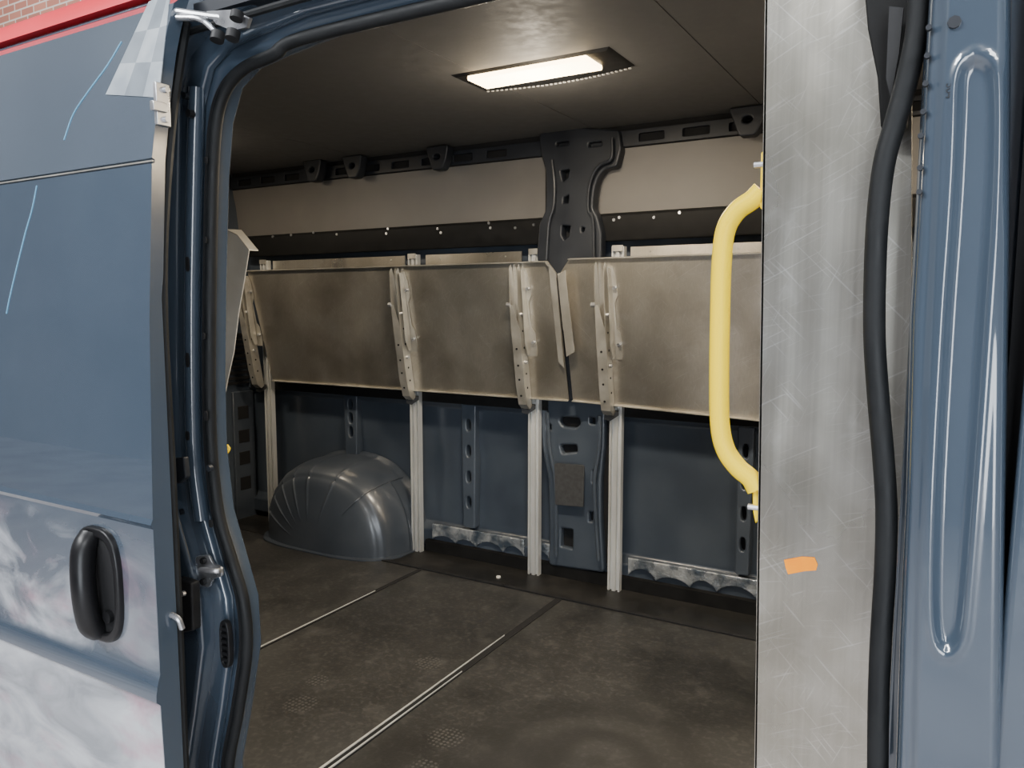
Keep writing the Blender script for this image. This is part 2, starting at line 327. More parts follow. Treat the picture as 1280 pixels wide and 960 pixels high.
mk("added_glow_panel_1", box_me(((1.2,-5.15,-.55),(5.2,-5.1,2.9))), M_glow_panel, kind="structure", label="unseen bright glowing panel added behind the camera", cat="added_glow_panel")  # unseen glowing panel, added to give the pillar bright streaks

# ================================================================== VAN BODY
van = empty("cargo_van", (-1.2,1.9,-.55), "blue-grey cargo van body with open side doorway", "van")
YJ = .96
left_edge = [(287,960),(299,890),(310,810),(306,750),(292,700),(275,640),(266,560),(264,470),(265,350),(268,220),(273,150),(285,105),(308,80),(345,63)]
L = XZ(left_edge, YJ)
HZ = 1.605
opening = [(-1.19,.0),(-1.205,.12)] + L + [(-.9,HZ),(-.2,HZ),(-.07,HZ-.03),(-.05,HZ-.15),(-.05,.1),(-.07,.0)]
outer = [(-3.42,-.35),(-.03,-.35),(-.03,1.72),(-3.42,1.72)]
mk("door_frame", plate_me(outer, [opening], .965, .03, .004), M_paint, van)
big = [(x-.075 if x<-.5 else x, z+(.055 if z>1.3 else (-.03 if z<.05 else 0))) for x,z in opening]
big = [(x if x<-.5 else x+.045, z) for x,z in big]
mk("side_panel", plate_me([(-3.42,-.35),(.0,-.35),(.0,1.71),(-3.42,1.71)], [big], .915, .05, .008), M_paint, van)
mid = [(x-.035 if x<-.5 else x+.0, z+(.03 if z>1.3 else 0)) for x,z in opening]
mk("jamb_step", plate_me([(-1.5,-.05),(-.01,-.05),(-.01,1.70),(-1.5,1.70)], [[(x if x<-.5 else x+.02,z) for x,z in mid]], .945, .022, .008), M_paint, van)
mk("header_inner_panel", extr_x([(.98,1.62),(1.30,1.852),(1.31,1.846),(.99,1.612)],-3.42,XR), M_head, van, label="grey inner lining above the doorway")
mk("front_inner_panel", box_me(((-.01,.96,-.05),(XR,.985,1.70))), M_paint, van)
for pts_ in ([(224,100),(221,220),(219,400),(221,560),(230,660),(241,730),(247,800),(243,880),(236,960)],[(246,110),(243,220),(240,400),(242,560),(252,650)]):
    mk("jamb_crease", tube_me([on_y(x,y,.9475) for x,y in pts_], .0145, 20, 6), M_paint, van)
for x,y,w_,h_ in [(233,330,3,9),(233,450,3,9),(256,200,2.5,4),(255,300,2.5,4),(253,420,2.5,4),(256,520,3,6),(233,545,3,6),(262,655,3,5)]:
    q=on_y(x,y,.931); s_=.0015
    mk("jamb_slot", plate_me(oval(q.x,q.z,w_*s_,h_*s_,14,3),[],.932,.003,.0005), M_hole, van)
seal_pts = [(-1.19,YJ,.0),(-1.205,YJ,.12)] + [(x,YJ,z) for x,z in L] + [(-.95,YJ,HZ+.003),(-.6,YJ,HZ+.003),(-.25,YJ,HZ)]
seal_pts = [(x+.004, YJ-.006, z if z<1.5 else z-.008) for x,y,z in seal_pts]
mk("door_seal", tube_me(seal_pts, .0105, 12, 6), M_rubber, van, label="black rubber door seal")
mk("seal_lip", tube_me([(x-.012,y+.002,z) for x,y,z in seal_pts], .0085, 6, 6), M_hole, van)
fs = [(1150,-10),(1146,40),(1135,95),(1120,150),(1106,200),(1098,260),(1094,330),(1093,420),(1098,500),(1104,570),(1108,640),(1106,720),(1101,800),(1098,880),(1097,975)]
mk("door_seal", tube_me([on_y(x,y,.93) for x,y in fs], .0115, 14, 6), M_rubber, van, label="black rubber door seal")
mk("door_track", box_me(((-1.15,.905,1.655),(0,.93,1.675))), M_paint_dk, van)
mk("door_track", box_me(((-1.15,.90,1.69),(0,.93,1.698))), M_paint_dk, van)
mk("header_seal", tube_me([(-1.18,.912,1.635),(-.8,.912,1.64),(0,.912,1.64)], .006, 8, 4), M_rubber, van)
roof = [(.94,1.71),(.98,1.745),(1.03,1.775),(1.08,1.80),(1.2,1.848),(1.35,1.872),(1.5,1.885),(1.95,1.90),(2.4,1.895),(2.75,1.885),(2.9,1.865),(2.985,1.75),(2.99,-.3)]
roof_in = [(min(y-.010 if y>2 else y+.014,2.978), z-.008) for y,z in roof]
mk("roof_skin", extr_x([(y,z+.006) for y,z in roof]+roof_in[::-1], -3.44, .9), M_paint, van)
mk("roof_strip", extr_x([(.905,1.712),(.912,1.738),(.93,1.755),(.95,1.768),(.962,1.766),(.95,1.745),(.93,1.712)], -3.44, -1.15), M_red, van, label="red strip along the roof edge")
mk("door_sill", box_me(((-1.22,.9,-.06),(-.02,.968,-.003))), M_paint, van, bevel=.01)

# --- front pillar : one stamped sheet with a shallow pressed recess
PY = .905
def pl(pts, Y): return XZ(pts, Y)
ltab=sorted([(z,x) for x,z in pl([(1163,-40),(1148,200),(1137,400),(1132,620),(1124,800),(1118,1000)],PY)])
rtab=sorted([(z,x) for x,z in pl([(1264,-40),(1262,300),(1256,700),(1252,1000)],PY)])
ctab=sorted([(z,x) for x,z in pl([(1181,-40),(1173,150),(1166,300),(1155,520),(1147,700),(1140,1000)],PY-.02)])
bd_=[(1218,74),(1232,80),(1240,100),(1241,180),(1237,270),(1231,360),(1216,580),(1203,750),(1197,795),(1186,812),(1174,802),(1169,750),(1173,600),(1184,400),(1191,300),(1196,220),(1199,150),(1201,100),(1207,82)]
bq=[on_y(x,y,PY-.02) for x,y in bd_]; bq=[(q.x,q.z) for q in catmull(bq+[bq[0]],3)[:-1]]
def sdist(px,pz,poly):
    best=1e9; ins=False; n=len(poly)
    for i in range(n):
        x1,z1=poly[i]; x2,z2=poly[(i+1)%n]; dx,dz=x2-x1,z2-z1
        t=max(0,min(1,((px-x1)*dx+(pz-z1)*dz)/(dx*dx+dz*dz+1e-12)))
        d=(px-x1-t*dx)**2+(pz-z1-t*dz)**2
        if d<best: best=d
        if (z1>pz)!=(z2>pz) and px<(x2-x1)*(pz-z1)/(z2-z1)+x1: ins=not ins
    return -math.sqrt(best) if ins else math.sqrt(best)
def pillar_mesh():
    NZ,NX=190,84; z0,z1=ltab[0][0],ltab[-1][0]; bm=bmesh.new(); rows=[]
    for j in range(NZ+1):
        z=z0+(z1-z0)*j/NZ; xl=lerp_tab(ltab,z); xr=lerp_tab(rtab,z); xc=lerp_tab(ctab,z); row=[]
        for i in range(NX+1):
            x=xl+(xr-xl)*i/NX
            y=PY-.020
            el=x-xl; er=xr-x
            y+=.022*(1-math.sqrt(max(0,1-(1-min(1,el/.012))**2)))
            y+=.022*(1-math.sqrt(max(0,1-(1-min(1,er/.012))**2)))
            y+=.007*(1-sstep(-.006,.006,x-xc))
            d=sdist(x,z,bq)
            y+=.0075*(1-sstep(-.0065,.0045,d))
            y-=.0022*math.exp(-((d-.006)/.004)**2)
            row.append(bm.verts.new((x,y,z)))
        rows.append(row)
    for A,B in zip(rows,rows[1:]):
        for i in range(NX): bm.faces.new((A[i],A[i+1],B[i+1],B[i]))
    bmesh.ops.recalc_face_normals(bm, faces=bm.faces)
    me=bpy.data.meshes.new("m"); bm.to_mesh(me); bm.free(); return me
mk("front_pillar", pillar_mesh(), M_paint, van, smooth=80)
mk("pillar_core", prism_me(([(lerp_tab(ltab,z)+.004,PY+.004,z) for z in (-.2,.2,.6,1.0,1.4,1.69)]+[(lerp_tab(rtab,z)-.002,PY+.004,z) for z in (1.69,-.2)],(0,.03,0))), M_paint_dk, van)
for x, y in [(1157,35),(1155,70),(1153,105),(1150,140),(1147,170),(1146,210),(1145,240)]:
    q = on_y(x+4, y, PY-.014)
    mk("rivet", cyl_me(q, (0,1,0), .0028, .006, 10), M_paint_dk, van)
q = on_y(1193, 28, PY-.021)
mk("pillar_bolt", cyl_me(q, (0,1,0), .006, .005, 8), M_paint_dk, van)
tc = bpy.data.curves.new("t",'FONT'); tc.body="504"; tc.size=.010; tc.extrude=.0004
to = bpy.data.objects.new("t",tc); COL.objects.link(to); bpy.context.view_layer.update()
tme = bpy.data.meshes.new_from_object(to.evaluated_get(bpy.context.evaluated_depsgraph_get())); bpy.data.objects.remove(to)
q = on_y(1183,104,PY-.0205)
for v in tme.vertices: v.co = Vector((q.x+v.co.y, PY-.0212+v.co.z, q.z - v.co.x))
mk("stamped_number", tme, M_paint_dk, van, label="small stamped number 504")
gx=on_y(1262,480,.93).x
mk("gap_shadow", box_me(((gx-.002,.925,-.35),(gx+.03,.935,1.70))), M_hole, van)
cabx = on_y(1275,480,.895).x
mk("cab_door", plate_me(rnd([(cabx+.012,1.69),(cabx+1.0,1.69),(cabx+1.0,-.35),(cabx-.008,-.35),(cabx-.004,.6)],.01), [], .895, .03, .008), M_paint, label="blue cab door beside the front pillar", cat="vehicle door")
lh = pl([(1080,-30),(1150,-30),(1146,60),(1133,158),(1118,162),(1102,160),(1098,100),(1086,40)], .975)
mk("latch_housing", plate_me(lh, [], .962, .03, .003), M_railblk, van)
mk("latch_cover", prism_me(([on_y(x,y,.945) for x,y in [(1112,10),(1130,12),(1124,70),(1114,125),(1108,100)]],(0,-.006,0))), M_black, van)

# --- aluminium panel
YP = 1.0
pan = pl([(957,-60),(1140,-60),(1140,990),(942.5,990)], YP)
ap = empty("aluminium_panel", (-.14,YP,0.0), "scratched bare aluminium corner panel beside the doorway", "metal panel")
mk("sheet", plate_me(pan, [], YP, .003, .0008), M_alu2, ap)
mk("edge_flange", prism_me(([on_y(957,-60,YP), on_y(942.5,990,YP), on_y(942.5,990,YP)+Vector((.003,0,0)), on_y(957,-60,YP)+Vector((.003,0,0))],(0,.04,0))), M_alu2, ap)
tp = [on_y(x,y,YP-.0012) for x,y in [(980,700),(1002,696),(1018,697),(1022,706),(1020,713),(1006,714),(985,718),(982,710)]]
mk("tape_piece", prism_me((tp,(0,.001,0))), M_orange, label="torn piece of orange tape stuck on bare aluminium", cat="tape")

# --- yellow grab handle
YH = 1.012
gh = empty("grab_handle", on_y(950,420,YH), "bright yellow bent tube grab handle", "grab handle")
hp = [(952,238),(940,250),(921,264),(907,288),(902,330),(900,400),(899,470),(900,530),(907,562),(922,584),(938,598),(946,612)]
mk("tube", tube_me([on_y(x,y,YH) for x,y in hp], .0128, 18, 8), M_yel, gh)
f1 = [on_y(x,y,YH-.006) for x,y in [(951,190),(959,188),(959,258),(951,262),(946,250),(950,235)]]
f2 = [on_y(x,y,YH-.006) for x,y in [(944,592),(950,600),(949,650),(944,655),(941,640),(940,605)]]
mk("mounting_foot", prism_me((f1,(0,.012,0))), M_yel, gh, bevel=.002)
mk("mounting_foot", prism_me((f2,(0,.012,0))), M_yel, gh, bevel=.002)
for x,y in [(948,206),(940,634)]:
    mk("bolt", cyl_me(on_y(x+2,y,YH-.004),(1,0,0),.004,.014,8), M_chrome, gh)

# --- rear jamb hardware
YL=.93
st = empty("door_striker", on_y(260,714,YL), "zinc plated door striker loop on the blue jamb", "door striker")
sp = rnd(pl([(246,695),(262,693),(268,705),(278,708),(279,720),(268,723),(263,734),(246,732)],YL),.006)
mk("plate", plate_me(sp, [], YL-.003, .005, .001), M_chrome, st)
mk("loop", tube_me([on_y(250,712,YL-.004), on_y(252,712,YL-.035), on_y(262,713,YL-.042), on_y(273,714,YL-.035), on_y(274,714,YL-.004)], .0045, 10, 6), M_chrome, st)
for y in (701,727): mk("bolt", cyl_me(on_y(254,y,YL-.008),(0,1,0),.006,.008,6), M_black, st)
YD=.885
lb = empty("door_buffer", on_y(226,760,YD), "black plastic door guide block on the blue jamb", "door latch")
mk("housing", plate_me(rnd(pl([(216,724),(236,730),(238,790),(218,794)],YD-.005),.005),[],YD,.02,.004), M_black, lb)
mk("bolt", cyl_me(on_y(229,742,YD-.012),(0,1,0),.005,.006,8), M_chrome, lb)
ov = empty("jamb_vent", on_y(281,805,YL), "black oval plastic vent in the blue jamb", "vent")
c = on_y(282,805,YL)
mk("bezel", plate_me(oval(c.x,c.z,.0135,.046,24,3),[oval(c.x,c.z,.008,.038,24,3)],YL-.004,.012,.002), M_black, ov)
for i in range(6): mk("louvre", box_me(((c.x-.008,YL-.004,c.z-.033+i*.012),(c.x+.008,YL+.003,c.z-.027+i*.012))), M_black, ov)
q = on_y(238,142,YL); mk("jamb_plug", cyl_me((q.x,YL,q.z),(0,1,0),.007,.010,14), M_black, van)
for x,y in [(226,640),(262,585),(232,120)]:
    q = on_y(x,y,YL); mk("jamb_plug", cyl_me((q.x,YL,q.z),(0,1,0),.006,.008,12), M_paint_dk, van)
mk("jamb_box", plate_me(rnd(pl([(210,574),(226,572),(229,598),(220,606),(210,602)],.88),.004),[],.885,.012,.003), M_paint_dk, van)
mk("jamb_gap", box_me(((-1.36,.862,-.05),(-1.298,.888,1.66))), M_hole, van)

# ================================================================== SLIDING DOOR
def doorY(z):
    return lerp_tab([(-.3,.84),(0,.80),(.30,.778),(.49,.774),(.55,.776),(.81,.776),(.9,.779),(1.15,.788),(1.40,.806),(1.52,.824),(1.60,.84),(1.68,.866),(1.72,.89)],z)
def on_door(x,y,off=0):
    Y=.8
    for _ in range(12): q=on_y(x,y,Y); Y=doorY(q.z)-off
    return on_y(x,y,Y)
sd = empty("sliding_door", (-1.8,.82,-.3), "blue-grey sliding van door standing open with pale painted reflections", "sliding door")
prof=[]
zs=[-.3+.04*i for i in range(51)]
zs=[q for q in zs if q<1.68 and abs(q-.52)>.05 and abs(q-1.40)>.025]+[.478,.492,.50,.512,.53,.545,1.385,1.3955,1.397,1.403,1.4045,1.415,.798,.806,.815]
zs=sorted(zs)
for q in zs:
    y=doorY(q)
    if .495<q<.535: y-=0.008 if q<.52 else .005
    if 1.396<q<1.404: y+=.005
    if abs(q-.806)<.001: y-=.004
    prof.append((y,q))
prof.append((doorY(1.685)+.018,1.685))
XD=-1.14
back=[(.812 if q<1.2 else doorY(q)+.024,q) if q>0.05 else (doorY(q)+.03,q) for y,q in prof[::-1]]
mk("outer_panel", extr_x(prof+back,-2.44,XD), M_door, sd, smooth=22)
mk("edge_gasket", tube_me([(XD-.012,doorY(q)+.036 if q>1.2 or q<.05 else .822,q) for q in [-.25,0,.3,.6,.9,1.2,1.45,1.64]], .009, 8, 5), M_rubber, sd)
mk("seam_line", prism_me(([(-2.44,doorY(1.4)+.0008,1.3988),(XD-.001,doorY(1.4)+.0008,1.3988),(XD-.001,doorY(1.4)+.0008,1.4012),(-2.44,doorY(1.4)+.0008,1.4012)],(0,.003,0))), M_brk, sd, label="pale panel seam line")
lt=mk("edge_latch", tube_me([on_y(203,782,.80),on_y(207,768,.80),on_y(222,773,.805),on_y(228,786,.81)],.005,10,5), M_chrome, sd, label="zinc plated latch hook")
mk("latch_pin", cyl_me(on_y(210,789,.80),(0,1,.2),.008,.014,12), M_chrome, lt)
hc = on_door(127,729)
hn = mk("door_handle", plate_me(oval(hc.x,hc.z,.064,.104,36,3.0),[oval(hc.x+.005,hc.z,.046,.086,36,2.8)],hc.y-.011,.016,.005), M_gloss, sd, label="black recessed door handle")
mk("handle_cup", plate_me(oval(hc.x+.005,hc.z,.052,.092,32,3),[],hc.y-.003,.003,.0005), M_hole, hn)
gp = [(hc.x-.016,hc.y-.004,hc.z+.086),(hc.x-.012,hc.y-.022,hc.z+.062),(hc.x-.004,hc.y-.030,hc.z),(hc.x-.006,hc.y-.022,hc.z-.064),(hc.x-.010,hc.y-.004,hc.z-.086)]
mk("grip", tube_me(gp,.0205,18,6), M_gloss, hn)
mk("key_lock", cyl_me((hc.x+.026,hc.y-.007,hc.z-.054),(0,1,0),.011,.008,20), M_gloss, hn)
def bil(u,v):
    A=(186,2);B=(222,-6);C=(202,122);D=(132,118)
    x=(A[0]*(1-u)+B[0]*u)*(1-v)+(D[0]*(1-u)+C[0]*u)*v; y=(A[1]*(1-u)+B[1]*u)*(1-v)+(D[1]*(1-u)+C[1]*u)*v
    return min(x,198+ (122-y)*.12), y-8*u*(1-v)
def gm(par_):
    bm=bmesh.new()
    N=3;Mv=3
    for i in range(N):
        for j in range(Mv):
            if (i+j)%2!=par_: continue
            q=[bil(i/N,j/Mv),bil((i+1)/N,j/Mv),bil((i+1)/N,(j+1)/Mv),bil(i/N,(j+1)/Mv)]
            P=[on_door(x,y,.0012) for x,y in q]
            bm_prism(bm,P,(0,.0015,0))
    return from_bm(bm)
mk("chequered_graphic", gm(0), M_chkA, sd, label="faded pale chequered decal")
mk("chequered_graphic", gm(1), M_chkB, sd, label="faded grey chequered decal")
for seg in ([(152,52),(134,82),(112,112),(92,142),(80,175)],[(46,232),(40,262),(32,290),(22,330),(13,368),(8,392)]):
    mk("marker_line", tube_me([on_door(x,y,.0003) for x,y in seg],.0013,6,5), M_tapeblue, sd, label="pale blue hand drawn marker line")
hz0=on_y(205,158,.83).z; hz1=on_y(205,106,.835).z
bkt = mk("edge_bracket", box_me(((XD-.002,.815,hz0),(XD+.006,.84,hz1)),((XD+.002,.805,hz0+.02),(XD+.012,.83,hz0+.035))), M_chrome, sd, bevel=.001)
for zz,yy in ((hz0+.01,.83),(hz1-.01,.832)): mk("bolt", cyl_me((XD+.008,yy,zz),(1,0,0),.005,.008,10), M_chrome, bkt)
ra = mk("roller_arm", join_me(tube_me([on_y(219,14,.865),on_y(245,18,.87),on_y(275,22,.88),on_y(303,24,.89)],.006,10,5),
      tube_me([on_y(222,22,.86),on_y(250,24,.865),on_y(268,38,.88)],.005,10,5),
      prism_me(([on_y(258,14,.875),on_y(288,12,.875),on_y(312,22,.885),on_y(308,34,.885),on_y(290,38,.88),on_y(270,30,.875)],(0,.006,0)))), M_chrome, sd, label="zinc plated roller arm")
mk("roller", cyl_me(on_y(272,46,.875),(0,.3,1),.011,.014,16), M_black, ra)
mk("roller", cyl_me(on_y(291,44,.875),(0,.3,1),.011,.014,16), M_black, ra)
mk("roller", cyl_me(on_y(296,20,.87),(0,.3,1),.010,.012,16), M_black, ra)

# ================================================================== INTERIOR UPPER WALL
def liner(x0,x1):
    pts=[(2.888,1.50),(2.882,1.58),(2.87,1.68),(2.852,1.765)]
    return sheet_x([(y-.012,z) for y,z in pts],x0,x1,.006)
mk("wall_liner", liner(-3.36,-1.46), M_liner, label="smooth grey-beige upper wall liner panel", cat="wall liner", group="upper wall liners")
mk("wall_liner", liner(-1.36,-.02), M_liner, label="smooth grey-beige upper wall liner panel", cat="wall liner", group="upper wall liners")
rail_o=[(-3.36,1.768),(-.02,1.768),(-.02,1.828),(-3.36,1.828)]
holes=[]; x=-3.3
while x<-.15:
    w=.10
    if not(-1.62<x+w/2<-1.1): holes.append(rnd([(x,1.782),(x+w,1.782),(x+w,1.812),(x,1.812)],.006,3))
    x+=.17
rr = mk("roof_rail", plate_me(rail_o,holes,2.825,.012,.002), M_paint_dk, van, label="dark blue slotted roof rail")
mk("rail_backing", box_me(((-3.36,2.842,1.76),(-.02,2.846,1.85))), M_hole, rr)
for px,py in [(392,214),(442,209),(548,198),(935,152)]:
    q=on_y(px,py,2.77); s=.06 if px<900 else .065
    b1=plate_me(rnd([(q.x-s,q.z+.05),(q.x+s,q.z+.05),(q.x+s*.8,q.z-.01),(q.x+s*.45,q.z-.05),(q.x-s*.4,q.z-.05),(q.x-s*.7,q.z-.0)],.012),[oval(q.x,q.z+.005,.018,.012,14)],2.755,.05,.006)
    mk("rail_bracket", b1, M_paint_dk, rr, label="dark blue stamped clip bracket")
up=[(675,168),(700,158),(775,163),(778,186),(772,209),(757,212),(749,222),(744,238),(742,260),(748,270),(753,292),(752,350),(678,350),(672,320),(675,280),(683,264),(684,240),(683,212),(677,192)]
uh=[[(702,214),(713,212),(711,222),(705,227)],[(706,247),(712,244),(711,254),(705,254)],[(704,282),(714,283),(712,295),(707,300),(703,294)],[(737,179),(753,177),(753,182),(737,184)],[(697,179),(712,177),(712,181),(697,183)],[(728,284),(732,285),(731,290),(728,290)]]
mk("inner_pillar", plate_me(rnd(pl(up,2.81),.014),[rnd(pl(h,2.81),.005) for h in uh],2.80,.05,.007), M_paint_dk, van)
mk("pillar_backing", box_me(((-1.5,2.85,1.30),(-1.33,2.854,1.76))), M_hole, van)
mk("pillar_rim", tube_me([on_y(x,y,2.778) for x,y in [(690,200),(693,230),(692,258),(686,280),(683,325)]],.006,8,5), M_paint_dk, van)
mk("pillar_rim", tube_me([on_y(x,y,2.778) for x,y in [(765,172),(764,198),(750,206),(741,218),(736,236),(735,262),(741,276),(742,325)]],.006,8,5), M_paint_dk, van)
lo_=[(674,496),(757,500),(756,560),(752,600),(752,650),(756,716),(686,706),(687,660),(686,600),(678,560)]
lh_=[rnd(pl([(702,521),(724,522),(726,530),(720,535),(704,533),(700,527)],2.87),.01), rnd(pl([(701,556),(721,556),(722,565),(703,567)],2.87),.01), rnd(pl([(702,660),(716,662),(716,686),(702,683)],2.87),.006),
     rnd(pl([(738,522),(744,523),(744,530),(738,529)],2.87),.004), rnd(pl([(684,530),(689,531),(689,537),(684,536)],2.87),.004), rnd(pl([(742,588),(746,589),(744,604),(741,603)],2.87),.004), rnd(pl([(737,640),(741,640),(741,652),(737,652)],2.87),.004)]
mk("inner_pillar", plate_me(rnd(pl(lo_,2.87),.02),lh_,2.865,.05,.010), M_paint_in, van)
for e_ in ([(684,515),(687,560),(694,600),(695,650),(695,695)],[(750,520),(749,560),(743,600),(745,650),(748,700)]):
    mk("pillar_rim", tube_me([on_y(x,y,2.846) for x,y in e_],.008,10,5), M_paint_in, van)
mk("pillar_patch", plate_me(rnd(pl([(693,579),(730,582),(729,634),(694,631)],2.838),.008),[],2.838,.006,.001), M_patch, van, label="dark felt patch on the pillar")
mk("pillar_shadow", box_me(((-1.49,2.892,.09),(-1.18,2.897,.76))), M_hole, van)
mk("inner_pillar", box_me(((-1.47,2.84,.775),(-1.28,2.9,1.31))), M_paint_dk, van, bevel=.005)

def rail(x0,x1,z0,z1,y0,y1,scr,label):
    pr=[(y0+.004,z0),(y0,z0+.006),(y0,z1-.012),(y0+.01,z1),(y1,z1),(y1,z0)]
    r=mk("mounting_rail", extr_x(pr,x0,x1), M_railblk, label=label, cat="rail", group="black mounting rails", bevel=.001)
    for (sx,sz) in scr:
        mk("screw", cyl_me((sx,y0-.001,sz),(0,1,0),.006,.005,8), M_chrome, r)
    return r
SC=[xz(x,y,2.85) for x,y in [(342,296),(365,294),(393,291),(422,293),(484,292),(486,286),(548,286),(552,291),(614,285),(612,279),(645,285),(668,281)]]
SC2=[xz(x,y,2.85) for x,y in [(768,275),(775,272),(818,272),(850,266)]]
rail(-3.30,-1.485,1.417,1.525,2.845,2.87,SC,"long black steel rail with screws on the van wall")
rail(-1.30,-.02,1.417,1.525,2.845,2.87,SC2,"black steel rail with screws beside the pillar")
rail(-3.30,-1.49,.72,.772,2.862,2.895,[],"thin black rail under the folded shelf")
rail(-1.23,-.02,.72,.772,2.862,2.895,[],"thin black rail under the folded shelf")
for x0,x1 in [(-3.1,-2.24),(-2.12,-1.62),(-1.13,-.3)]:
    ob=mk("back_plate", box_me(((x0,2.862,1.0),(x1,2.868,1.392))), M_alu, label="aluminium back plate behind the folded shelf", cat="metal plate", group="shelf back plates")
    n=3 if x1-x0>.6 else 2
    for i in range(n):
        mk("rivet", cyl_me((x0+.08+i*(x1-x0-.16)/(n-1),2.861,1.372),(0,1,0),.004,.004,8), M_brk, ob)
def post_prof(cx):
    w=.026; y0=2.835; y1=2.861
    return [(cx-w,y0),(cx-.019,y0),(cx-.018,y0+.016),(cx-.008,y0+.016),(cx-.007,y0),(cx+.007,y0),(cx+.008,y0+.016),(cx+.018,y0+.016),(cx+.019,y0),(cx+w,y0),(cx+w,y1),(cx-w,y1)]
for cx in (-3.14,-2.175,-1.545,-1.172):
    ob=mk("upright_post", prism_me(([(x,y,.004) for x,y in post_prof(cx)],(0,0,1.39))), M_post, label="ribbed aluminium upright post fixed to the van wall", cat="post", group="aluminium uprights")
    mk("top_clip", box_me(((cx-.022,2.828,1.375),(cx+.022,2.834,1.398))), M_brk, ob)

# ================================================================== FOLDING SHELVES
ZB,ZT=.78,1.342; YBOT=2.815; SL=.178
sn=Vector((0,-1,-SL)).normalized()
su=Vector((0,-SL,1)).normalized()
def sh(x,y,off=0):
    n=sn; d=ray(x,y); P0=Vector((0,YBOT,ZB))+n*off
    return CAM+d*((P0-CAM).dot(n)/d.dot(n))
def bracket(parent, X):
    base=Vector((X,YBOT,ZB))
    def S(s,d,x): return base+su*s+sn*d+Vector((x,0,0))
    sideP=[(-.035,.002),(-.045,.020),(-.02,.044),(.06,.052),(.30,.050),(.42,.044),(.545,.028),(.56,.012),(.52,.002)]
    bm=bmesh.new()
    for xo in (-.024,.014):
        bm_prism(bm,[S(s,d,xo) for s,d in sideP],(.0022,0,0))
    bm_prism(bm,[S(-.02,.042,-.024),S(-.02,.042,.016),S(.06,.050,.016),S(.30,.048,.016),S(.30,.048,-.024),S(.06,.050,-.024)],sn*.0025)
    bm_prism(bm,[S(.30,.048,-.024),S(.30,.048,.016),S(.40,.043,-.010),S(.40,.043,-.024)],sn*.0025)
    bm_prism(bm,[S(-.045,.020,-.024),S(-.045,.020,.016),S(-.02,.042,.016),S(-.02,.042,-.024)],sn*.0025)
    br=mk("support_bracket", from_bm(bm), M_brk, parent, label="folded pale steel support bracket", smooth=10)
    bm=bmesh.new()
    bm_prism(bm,[S(.18,.003,.017),S(.18,.003,.060),S(.20,.003,.064),S(.28,.003,.060),S(.30,.003,.045),S(.40,.003,.040),S(.43,.003,.056),S(.50,.003,.052),S(.54,.003,.040),S(.54,.003,.017)],sn*.0025)
    bm_prism(bm,[S(.53,.004,.032),S(.54,.03,.030),S(.24,.045,.030),S(.19,.03,.030),S(.19,.012,.032)],(.0025,0,0))
    mk("stay_arm", from_bm(bm), M_brk, br, smooth=10)
    for s,x in ((.24,.052),(.46,.046)): mk("bolt", cyl_me(S(s,.010,x),(0,1,.17),.007,.016,8), M_chrome, br)
    for s in (.16,.36): mk("bolt", cyl_me(S(s,.030,.021),(1,0,0),.007,.012,8), M_chrome, br)
    mk("bolt", cyl_me(S(.40,.038,-.032),(1,0,0),.010,.018,10), M_chrome, br)
    mk("pivot_foot", prism_me(([S(-.05,.0,-.03),S(-.05,.0,.03),S(-.07,.02,.0),S(-.06,.03,-.02)],(0,0,.02))), M_black, br)
    for s in (.02,.09,.15,.22): mk("slot", cyl_me(S(s,.0525 if s>.05 else .0495,-.005),sn,.0045,.003,10), M_hole, br)
    for s in (.05,.11,.22,.29): mk("slot", cyl_me(S(s,.028,.0165),(1,0,0),.0045,.0015,10), M_hole, br)
def shelf(outl, label, bx, lips):
    c=sum((sh(*q) for q in outl),Vector())/len(outl); c.z=ZB
    root=empty("folding_shelf", c, label, "shelf", "folding aluminium shelves")
    P=[sh(*q) for q in outl]
    mk("shelf_panel", prism_me((P,-sn*.004)), M_alu, root, smooth=10)
    for A,B,w,mt in lips:
        a0=sh(*A); b0=sh(*B); d=(b0-a0).normalized(); s=d.cross(sn)
        mk("folded_lip", prism_me(([a0,b0,b0+sn*w,a0+sn*w],s*.003)), mt, root, smooth=10)
    for x in bx: bracket(root,x)
    return root
bx=[sh(328,482).x, sh(516,492).x, sh(661,503).x, sh(764,508).x]
s1=shelf([(309,338),(684,326),(695,341),(711,500),(341,475)],"bare aluminium shelf folded up against the van wall, three brackets",bx[:3],
      [((309,338),(684,326),.018,M_brk),((341,475),(711,500),.014,M_brk),((684,326),(695,341),.02,M_brk)])
s2=shelf([(712,323),(1110,310),(1110,541),(716,500),(701,340)],"bare aluminium shelf folded up beside the pillar, one bracket visible",[bx[3]],
      [((712,323),(1110,310),.018,M_brk),((716,500),(1110,541),.014,M_brk)])
mk("end_flange", prism_me(([sh(703,340),sh(710,410),sh(710,410)+sn*.045,sh(703,340)+sn*.045],(.003,0,0))), M_brk, s2, smooth=10)
mk("end_flange", prism_me(([sh(x,y,.045) for x,y in [(697,345),(706,338),(718,440),(708,446)]],-sn*.003)), M_brk, s2, smooth=10)
mk("end_flange", prism_me(([sh(x,y,.02) for x,y in [(685,329),(695,343),(705,460),(698,452)]],-sn*.003)), M_brk, s1, smooth=10)

